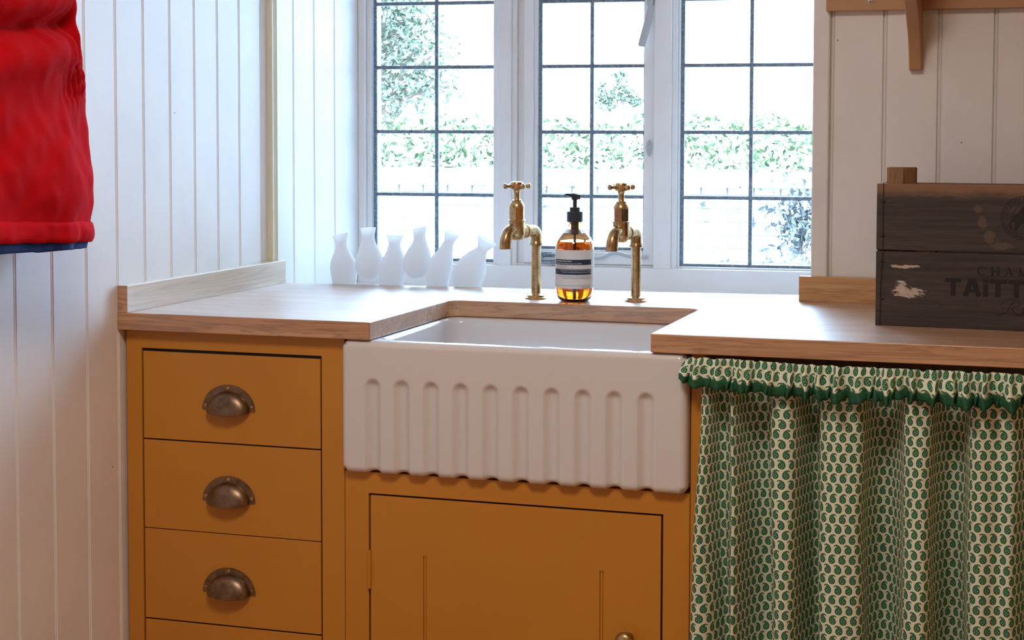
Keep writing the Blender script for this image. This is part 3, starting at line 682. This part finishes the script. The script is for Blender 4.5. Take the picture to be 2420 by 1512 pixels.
# ------------------------------------------------------------------ cluster of joined white vases
vc = empty('bud_vase_cluster', (.26, .69, -.035), 'row of six joined white bud vases on the window sill', 'vase')
VASES = [
    (False, [(140.7, -35, 21.2, 0), (140.7, -3.5, 23.7, 0), (139.1, 27.3, 27.3, 0), (138.5, 43.2, 25.5, 0), (137.1, 55.5, 20.5, 0), (135.4, 69.5, 14.0, 0), (133.4, 81.8, 12.2, 0), (132.3, 90.6, 13.6, -8), (131.6, 101.2, 16.7, -15)]),
    (True, [(196.3, 3.7, 2.2, 0), (196.3, 5.4, 10.8, 0), (196.3, 11.1, 17.9, 0), (196.3, 21.6, 25.5, 0), (196.3, 35.7, 29.1, 0), (196.0, 55.1, 26.9, 0), (195.0, 70.9, 21.2, 0), (193.8, 85.0, 14.9, 0), (193.4, 97.3, 12.9, 0), (193.2, 107.9, 14.4, 0), (193.2, 116.4, 16.2, -2)]),
    (False, [(244.6, -35, 21.2, 0), (244.6, -2.8, 23.7, 0), (247.0, 28.1, 27.8, 0), (248.8, 47.5, 23.5, 0), (250.5, 63.4, 17.8, 0), (251.2, 81.1, 12.0, 0), (251.9, 91.7, 13.6, 0), (252.5, 101.4, 18.1, 0)]),
    (True, [(299.3, 10.9, 2.2, 0), (299.5, 12.4, 10.8, 0), (299.9, 17.9, 18.8, 0), (300.4, 29.4, 26.6, 0), (300.4, 43.5, 29.3, 0), (301.7, 59.4, 26.6, 0), (304.1, 73.5, 21.2, 0), (306.3, 85.9, 14.4, 0), (305.9, 100.0, 12.0, 0), (305.9, 109.7, 12.7, -6), (305.9, 118.8, 14.4, -12)]),
    (False, [(344.9, -35, 19.4, 0), (344.5, -3.1, 21.9, 0), (346.7, 28.7, 26.2, 0), (352.2, 48.2, 24.2, 6), (360.0, 66.0, 16.5, 14), (368.2, 86.5, 10.2, 18), (371.9, 96.3, 11.5, 19), (376.8, 108.0, 15.8, 18)]),
    (False, [(408.7, -35, 25.1, 0), (408.7, -1.5, 26.9, 0), (412.4, 23.2, 33.0, 0), (417.5, 42.7, 29.3, 10), (428.4, 59.7, 20.1, 24), (440.2, 74.6, 11.1, 30), (445.2, 83.9, 14.4, 30), (451.5, 94.6, 21.2, 28)]),
]
for hang, rows in VASES:                                  # (x, z, radius in mm, lean of the ring in degrees)
    b = B(); x0 = rows[0][0]; Yc = .664+.075*rows[3][0]/1000; P3 = smoothpts([(x, z, r) for x, z, r, t in rows], 4); R3 = smoothpts([(t, 0, 0) for x, z, r, t in rows], 4); rings = []
    if not hang: P3 = [Vector((x0, -35, .5))]+P3; R3 = [Vector((0, 0, 0))]+R3
    ni = len(P3)-3
    for k in range(len(P3)-1, 4, -1):                     # inner wall follows the same curved axis
        q = P3[k]; P3.append(Vector((q.x, q.y-(0 if k == len(P3) else .2), max(q.z-2.2, .5)))); R3.append(R3[k])
    for p, t in zip(P3, R3):
        c, s_ = math.cos(math.radians(t.x)), math.sin(math.radians(t.x)); r = max(p.z*1.045, .4)/1000
        rings.append([b.verts.new((p.x/1000+r*c*math.cos(q), Yc+r*math.sin(q), p.y/1000-r*s_*math.cos(q))) for q in [2*PI*i/40 for i in range(40)]])
    for A, Cc in zip(rings, rings[1:]):
        for i in range(40): b.faces.new((A[i], A[(i+1) % 40], Cc[(i+1) % 40], Cc[i]))
    b.faces.new(rings[0][::-1]); b.faces.new(rings[-1]); obj('vase', b, m_vase, vc, 50)

# ------------------------------------------------------------------ wine crate
CR = Matrix.Translation((1.2850, .2352, 0)) @ Matrix.Rotation(math.radians(-3.2), 4, 'Z')
cr = empty('wooden_crate', CR @ Vector((.26, .15, 0)), 'dark weathered champagne crate on the right end of the worktop', 'crate')
Cm = N('weathered_pine'); _v = Cm.coord(scale=(2.2, 60, 60)); _f = Cm.noise(_v, 1.5, 7, .72, .8); _pos = Cm.coord(); _s = Cm.n('ShaderNodeSeparateXYZ'); Cm.L(_pos, _s.inputs[0])
c = Cm.ramp(_f, [(.25, (.018, .013, .014)), (.5, (.040, .030, .030)), (.78, (.078, .057, .045))])
zw = Cm.math('ADD', _s.outputs[2], Cm.math('MULTIPLY', Cm.noise(Cm.coord(scale=(7, 30, 30)), 1.6, 5, .7), .030))
top = Cm.math('MULTIPLY', Cm.math('SUBTRACT', zw, .2265), 75, clamp=True); c = Cm.mix(Cm.math('MULTIPLY', top, .85), c, (.25, .135, .072))
def blob(cx, cz, rx, rz, thr, sc):
    dx = Cm.math('DIVIDE', Cm.math('SUBTRACT', _s.outputs[0], cx), rx); dz = Cm.math('DIVIDE', Cm.math('SUBTRACT', _s.outputs[2], cz), rz)
    d = Cm.math('ADD', Cm.math('MULTIPLY', dx, dx), Cm.math('MULTIPLY', dz, dz)); d = Cm.math('ADD', d, Cm.math('MULTIPLY', Cm.math('SUBTRACT', Cm.noise(Cm.coord(scale=(60, 60, 200)), sc, 5, .75), .5), thr))
    return Cm.math('MULTIPLY', Cm.math('SUBTRACT', .62, d), 5, clamp=True)
for q in ((-.2195, .0985, .030, .0042, 4.2, 1.0), (-.2150, .0560, .030, .0110, 4.6, 1.2), (-.226, .066, .012, .012, 4.5, 1.3)): c = Cm.mix(Cm.math('MULTIPLY', blob(*q), .85), c, (.56, .46, .40))
for q in ((-.106, .196, .009, .009, 2.4, .25), (-.099, .172, .010, .016, 3.2, .22), (-.088, .152, .012, .014, 3.6, .3), (-.070, .137, .024, .009, 3.6, .9)): c = Cm.mix(Cm.math('MULTIPLY', blob(*q), .5), c, (.135, .095, .068))
Cm.set(Base_Color=c, Roughness=.62); Cm.bump(_f, .5, .0012); m_crate = Cm.m
def cbox(b, *a): box(b, *a, f=lambda x, y, z: CR @ Vector((x, y, z)))
CL, CW, CHh = .530, .330, .2345
for z0, z1 in ((.0, .1228), (.1254, CHh)):
    b = B(); cbox(b, 0, CL, 0, .012, z0, z1); bevel(obj('front_board', b, m_crate, cr), .0012, 2)
for z0, z1 in ((.0, .1228), (.1254, CHh-.007)):
    b = B(); cbox(b, 0, CL, CW-.012, CW, z0, z1); bevel(obj('back_board', b, m_crate, cr), .0012, 2)
for x0 in (.0, CL-.012):
    b = B(); cbox(b, x0, x0+.012, .0125, CW-.0125, 0, CHh-.010); bevel(obj('end_panel', b, m_crate, cr), .0012, 2)
b = B(); cbox(b, .0125, CL-.0125, .0125, CW-.0125, .001, .010); obj('base_panel', b, m_crate, cr)
m_post = wood('crate_post_pine', 2, (.20, .105, .045), (.30, .165, .075), (.36, .21, .10), .6, 0, .5, 8)
for k, (px, py) in enumerate(((.0135, .0128), (.0135, CW-.0500), (CL-.062, .0128), (CL-.062, CW-.05))):
    b = B(); pl = [(0, 0), (.0262, 0), (.0450, .020), (.0450, .036), (0, .036)]
    if px > .2: pl = [(.0485-x, y) for x, y in pl][::-1]
    prism(b, [(px+x, py+y) for x, y in pl], .0101, .2612 if py < .1 else .2200, lambda x, y, z: CR @ Vector((x, y, z))); bevel(obj('corner_post', b, m_post, cr), .0015, 2)
b = B(); tube(b, [CR @ Vector(p) for p in ((.0165, .004, .2365), (.0110, -.0012, .2360), (.0105, -.0014, .180), (.0112, -.0014, .12), (.0085, -.0014, .07), (.0080, -.0012, .0005))], .0007, 6)
for z in (.2050, .148, .106, .044):
    tube(b, [CR @ Vector(p) for p in ((.0070, -.0003, z), (.0085, -.0022, z), (.0125, -.0022, z), (.0138, -.0003, z))], .0007, 6)
obj('wire_binding', b, plain('rusty_wire', (.05, .035, .03), .6, Metallic=.6), cr)
m_print = plain('black_stencil_ink', (.008, .007, .009), .7)
def on_front(b): 
    b.transform(CR @ Matrix(((1, 0, 0, 0), (0, 0, -1, -.0003), (0, 1, 0, 0), (0, 0, 0, 1)))); return b
def strokes(items, w=.0012):
    b = B()
    for it in items:
        pts, ww = (it if isinstance(it, tuple) else (it, w))
        pts = [Vector((p[0], p[1])) for p in pts]; L = []; 
        for i, p in enumerate(pts):
            d = (pts[min(i+1, len(pts)-1)]-pts[max(i-1, 0)]); d.normalize(); nn = Vector((-d.y, d.x)); wi = (ww[i] if isinstance(ww, list) else ww)/2
            h_ = 1.5e-5*(items.index(it) % 40); L.append((b.verts.new((*(p+nn*wi), h_)), b.verts.new((*(p-nn*wi), h_))))
        for A, Cc in zip(L, L[1:]): b.faces.new((A[0], A[1], Cc[1], Cc[0]))
    return b
def serif(word, x, z, h, gap):
    it = []; t, k = h*.20, h*.07
    def st(a, c, w): it.append(([a, c], w))
    def sf(px, pz, w=.24): it.append(([(px-h*w/1.3, pz), (px+h*w/1.3, pz)], h*.06))
    for ch in word:
        if ch == 'C' or ch == 'G':
            q = arc(x+h*.45, z+h*.5, h*.45, 42, 318, 22); it.append((q, [h*.05+h*.15*math.sin(PI*i/22)**2 for i in range(23)])); st((x+h*.80, z+h*.98), (x+h*.80, z+h*.70), k)
            if ch == 'G': st((x+h*.80, z+h*.08), (x+h*.80, z+h*.42), t); sf(x+h*.80, z+h*.42, .2)
            adv = .86
        elif ch == 'H':
            for px in (.14, .78): st((x+h*px, z), (x+h*px, z+h), t); sf(x+h*px, z+.02*h); sf(x+h*px, z+.98*h)
            st((x+h*.14, z+h*.5), (x+h*.78, z+h*.5), k); adv = .92
        elif ch == 'A':
            st((x+h*.08, z), (x+h*.42, z+h), k); st((x+h*.42, z+h), (x+h*.80, z), t); st((x+h*.2, z+h*.34), (x+h*.66, z+h*.34), k); sf(x+h*.08, z+.02*h); sf(x+h*.80, z+.02*h); adv = .88
        elif ch == 'M':
            st((x+h*.12, z), (x+h*.16, z+h), k); st((x+h*.16, z+h), (x+h*.50, z), t); st((x+h*.50, z), (x+h*.86, z+h), k); st((x+h*.90, z+h), (x+h*.90, z), t); sf(x+h*.12, z+.02*h); sf(x+h*.90, z+.02*h); adv = 1.04
        elif ch == 'P':
            st((x+h*.14, z), (x+h*.14, z+h), t); it.append(([(x+h*.14, z+h*.97)]+[(p, q) for p, q in arc(x+h*.40, z+h*.73, h*.25, 90, -90, 10)]+[(x+h*.14, z+h*.48)], h*.10)); sf(x+h*.14, z+.02*h); adv = .70
        elif ch == 'N':
            st((x+h*.12, z), (x+h*.12, z+h), k); st((x+h*.12, z+h), (x+h*.80, z), t); st((x+h*.80, z), (x+h*.80, z+h), k); sf(x+h*.12, z+.02*h); sf(x+h*.80, z+.98*h); adv = .92
        elif ch == 'E':
            st((x+h*.14, z), (x+h*.14, z+h), t)
            for f_, l_ in ((.03, .62), (.5, .48), (.97, .60)): st((x+h*.14, z+h*f_), (x+h*l_, z+h*f_), k)
            adv = .70
        x += h*adv+gap
    return it
b = on_front(strokes(serif('CHAMPAGNE', .1640, .0880, .0145, .0078))); obj('lettering', b, m_print, cr, label='small serif word on the front', recalc=False)
b = B(); xx = .1120
for ch in 'TAITTINGER':                                   # heavy block capitals
    h = .0285; s = .0079
    R4 = lambda a, c, d, e: [b.faces.new([b.verts.new((p, q, 1e-5*(len(b.faces) % 30))) for p, q in ((a, d), (c, d), (c, e), (a, e))])]
    z0 = .0535; z1 = z0+h
    def bar(p, q, w): 
        d = Vector((q[0]-p[0], q[1]-p[1])).normalized(); m = Vector((-d.y, d.x))*w/2; P_, Q_ = Vector(p), Vector(q)
        h_ = 1e-5*(len(b.faces) % 30); b.faces.new([b.verts.new((*v, h_)) for v in (P_+m, P_-m, Q_-m, Q_+m)])
    if ch == 'T': R4(xx, xx+.0260, z1-.0066, z1); R4(xx+.0090, xx+.0170, z0, z1-.0066); xx += .0285
    elif ch == 'A': bar((xx+.0042, z0), (xx+.0128, z1), s); bar((xx+.0252, z0), (xx+.0166, z1), s); R4(xx+.009, xx+.021, z0+.0065, z0+.0115); xx += .0315
    elif ch == 'I': R4(xx, xx+.0080, z0, z1-(.0075 if xx < .2 else 0)); (xx < .2 and R4(xx, xx+.0080, z1-.0062, z1)); xx += .0105
    elif ch == 'N': R4(xx, xx+s, z0, z1); R4(xx+.0185, xx+.0185+s, z0, z1); bar((xx+.004, z1), (xx+.0225, z0), s); xx += .0300
    elif ch == 'G':
        q = arc(xx+.014, z0+h/2, .0105, 40, 330, 18)
        for p_, q_ in zip(q, q[1:]): bar(p_, q_, s)
        R4(xx+.0150, xx+.0265, z0+.010, z0+.0155); R4(xx+.0195, xx+.0265, z0+.004, z0+.0155); xx += .0300
    elif ch == 'E': R4(xx, xx+s, z0, z1); [R4(xx+s, xx+.0205, a, a+.0066) for a in (z0, z0+.011, z1-.0066)]; xx += .0235
    elif ch == 'R':
        R4(xx, xx+s, z0, z1); q = [(xx+s, z1-.0035)]+arc(xx+.014, z1-.0085, .0055, 90, -90, 8)+[(xx+s, z1-.0140)]
        for p_, q_ in zip(q, q[1:]): bar(p_, q_, .0066)
        bar((xx+.0125, z0+.013), (xx+.0205, z0), s); xx += .0255
obj('lettering', on_front(b), m_print, cr, label='large block brand name in black', recalc=False)
sw = lambda pts, n=6: [(p.x, p.y) for p in smoothpts([(x, z, 0) for x, z in pts], n)]
RX, RZ = .193, .028
it = [(sw([(RX+.000, RZ-.003), (RX+.010, RZ-.002), (RX+.018, RZ+.004), (RX+.023, RZ+.014), (RX+.028, RZ+.020)]), .0013),
      (sw([(RX+.012, RZ+.007), (RX+.008, RZ+.010), (RX+.009, RZ+.016), (RX+.018, RZ+.022), (RX+.030, RZ+.022), (RX+.037, RZ+.018), (RX+.035, RZ+.012), (RX+.024, RZ+.009)]), .0011),
      (sw([(RX+.024, RZ+.009), (RX+.029, RZ+.002), (RX+.034, RZ-.003), (RX+.040, RZ-.001)]), .0016)]
ex = RX+.039
for ch in 'eserve':
    it.append((sw([(ex, RZ+.000), (ex+.007, RZ+.005), (ex+.008, RZ+.009), (ex+.004, RZ+.008), (ex+.002, RZ+.003), (ex+.006, RZ-.002), (ex+.011, RZ+.001)]), .0012)); ex += .011
obj('lettering', on_front(strokes(it)), m_print, cr, label='flowing script word in black', recalc=False)
# round printed seal: double ring, ring of characters, mounted figure
ecx, ecz = .233, .182; it = []
for r_, w_ in ((.0345, .0012), (.0258, .0008)): it.append((arc(ecx, ecz, r_, 0, 360, 60), w_))
random.seed(21)
for k in range(46):
    a = math.radians(360/46*k); q = lambda r_, da: (ecx+r_*math.cos(a+da), ecz+r_*math.sin(a+da))
    it.append(([q(.0280, -.03), q(.0322, -.03)], .0011)); 
    if k % 3: it.append(([q(.0322, -.03), q(.0322, .045)], .0010))
    if k % 2: it.append(([q(.0300, -.03), q(.0300, .04)], .0010))
horse = [(-.019, -.004), (-.016, .004), (-.010, .006), (-.006, .012), (-.003, .017), (.002, .018), (.004, .012), (.010, .008), (.017, .008), (.021, .012), (.023, .008), (.019, .001), (.017, -.006), (.020, -.016), (.016, -.018), (.011, -.007), (.000, -.007), (-.006, -.010), (-.010, -.019), (-.014, -.019), (-.012, -.008)]
b = strokes(it); b.faces.new([b.verts.new((ecx+x, ecz+z, .0007)) for x, z in horse])
for seg, w_ in (([(-.021, .0), (-.006, .024)], .0010), ([(-.018, -.003), (-.021, -.012), (-.018, -.018)], .0026), ([(-.004, .010), (-.012, .005)], .0022)): 
    tmp = strokes([([(ecx+x, ecz+z) for x, z in seg], w_)])
    for f_ in tmp.faces: b.faces.new([b.verts.new(v.co) for v in f_.verts])
    tmp.free()
obj('printed_seal', on_front(b), m_print, cr, label='round black seal with a mounted figure', recalc=False)

# ------------------------------------------------------------------ shelf rail with bracket on the right wall
sh = empty('wall_shelf', (1.6, .50, .545), 'brown painted wall shelf with a curved bracket above the crate', 'shelf')
b = B(); box(b, 1.1530, 2.2, .5860, .6065, .5435, .640); bevel(obj('wall_rail', b, m_shelf, sh), .001, 2)
b = B(); box(b, 1.1530, 2.2, .36, .6065, .725, .747); bevel(obj('shelf_board', b, m_shelf, sh), .0015, 2)
br = [(.6065, .4325), (.5915, .4325), (.5880, .4350)]+[(p.x, p.y) for p in smoothpts([(.5830, .4470, 0), (.5690, .4720, 0), (.5480, .4960, 0), (.5060, .5250, 0), (.4580, .5540, 0), (.4200, .5800, 0), (.3950, .6100, 0), (.3820, .6500, 0), (.3780, .7240, 0)], 3)]+[(.6065, .7240)]
for x0 in (1.3050, 1.95):
    b = B(); prism(b, br, x0, x0+.0222, lambda y, z, x: (x, y, z)); bevel(obj('bracket', b, m_shelf, sh), .0016, 2)
b = B(); lathe(b, [(.0052, 0), (.0050, .0008), (.0040, .0012), (.0002, .0013)], n=18, M=Matrix.Translation((1.2340, .586, .5600)) @ Matrix.Rotation(PI/2, 4, 'X'))
for a in (.5, .5+PI/2):
    v = Vector((math.cos(a), 0, math.sin(a)))*.0030; w = Vector((-math.sin(a), 0, math.cos(a)))*.0006; c = Vector((1.2340, .5845, .56))
    f = b.faces.new([b.verts.new(p) for p in (c-v-w, c+v-w, c+v+w, c-v+w)]); f.material_index = 1
obj('screw', b, [metal('zinc_screw', (.6, .56, .48), .35), m_dark], sh, 30, 'silver cross-head screw')

# ------------------------------------------------------------------ red anorak hanging on the left wall
ct = empty('red_coat', (.07, -.42, .13), 'red anorak with a rolled hem and blue lining hanging on the left wall', 'coat')
def coat_ring(z, n=260, grow=0.0):
    """closed cross-section of the hanging jacket at height z"""
    f = (z-.14)/.60
    yc_, ry, rx, xc_ = -.454, .243, .056, .064
    ry *= 1.0-.21*max(0, (z-.26))/.30-.45*max(0, f-.66)**1.5; rx *= 1-.05*f
    ry += .025*math.exp(-((z-.40)/.065)**2)-.009
    if z < .30: ry *= 1-.05*max(0, (.30-z)/.16)**1.3
    out = []
    for i in range(n):
        a = 2*PI*i/n; ca, sa = math.cos(a), math.sin(a); e = .75
        x = xc_+(rx+grow)*math.copysign(abs(sa)**e, sa); y = yc_+(ry+grow)*math.copysign(abs(ca)**e, ca)
        fr = min(1, max(0, sa)*6)                        # room-facing side carries the wrinkles
        w = .011*noise.noise((y*7, z*9, 1.3))+.006*noise.noise((y*17-z*9, z*17, 4.1))+.003*noise.noise((y*40, z*30, 2))
        # elastic gathers at the waist, near the right edge
        g = .62*(1-.8*max(0, ca)**3)*math.exp(-((z-.392)/.030)**2)*max(0, min(1, (y+.350)/.05))
        w += g*(.0065*math.sin(y*2*PI/.019+7*math.sin(z*31))+.003*math.sin(y*2*PI/.0085+z*60)-.006)
        w += .007*math.sin(y*2*PI/.040+z*4)*math.exp(-((z-.475)/.06)**2)*max(0, min(1, (y+.345)/.05))
        for zz in (.374, .416): w -= .0055*(1-.85*max(0, ca)**3)*math.exp(-((z-zz)/.0035)**2)*max(0, min(1, (y+.34)/.04))
        # deep fold beneath the sleeve, upper left
        m = max(0, min(1, (-.27-y)/.05)); zf = .468+.10*(y+.36)
        w += m*(.016*math.exp(-((z-zf+.035)/.035)**2)-.034*math.exp(-((z-zf-.012)/.016)**2)+.012*math.exp(-((z-zf-.075)/.05)**2))
        w += .014*math.exp(-((z-.235)/.07)**2)*max(0, min(1, (-.22-y)/.1))
        out.append(Vector((max(.0022, x+w*fr), y+(w*.15*max(0, ca)), z)))
    return out
def ringsurf(rings, capt=True, capb=False):
    b = B(); R_ = [[b.verts.new(p) for p in r] for r in rings]; n = len(rings[0])
    for A, Cc in zip(R_, R_[1:]):
        for i in range(n): b.faces.new((A[i], A[(i+1) % n], Cc[(i+1) % n], Cc[i]))
    if capt: b.faces.new(R_[-1])
    if capb: b.faces.new(R_[0][::-1])
    return b
def hemz(p): return .012*(-p.y-.18)/.25                       # the hem hangs a little higher towards the left
rings = [coat_ring(.158+.62*k/110) for k in range(111)]
for k, r in enumerate(rings):
    for p in r: p.z += hemz(p)*max(0, 1-k/20)
obj('body', ringsurf(rings), m_red, ct, True)
hem = []
for k in range(15):
    a = PI*k/14; z = .158-.016*math.cos(a)-.003; gr = .0065*math.sin(a)+.001; r = coat_ring(.165, 260, gr)
    for p in r: p.z = z+hemz(p)+.0022*noise.noise((p.y*28, z*10, 3)); p.x += .0025*noise.noise((p.y*35, z*60, 6)) if p.x > .03 else 0
    for p in r: p.x = max(.0022, p.x)
    hem.append(r)
obj('hem', ringsurf(hem, False), m_red, ct, True, 'rolled red hem band')
lin = []
for k in range(7):
    z = .150-.0195*k/6; r = coat_ring(.165, 260, -.0035-.0025*abs(k-3)/3)
    for p in r: p.z = z+hemz(p)*.6+(.0035*noise.noise((p.y*33, 8, 3)) if k > 3 else 0); p.x = max(.0022, p.x)
    lin.append(r)
obj('lining', ringsurf(lin, True, True), m_blue, ct, True, 'blue quilted lining below the hem')
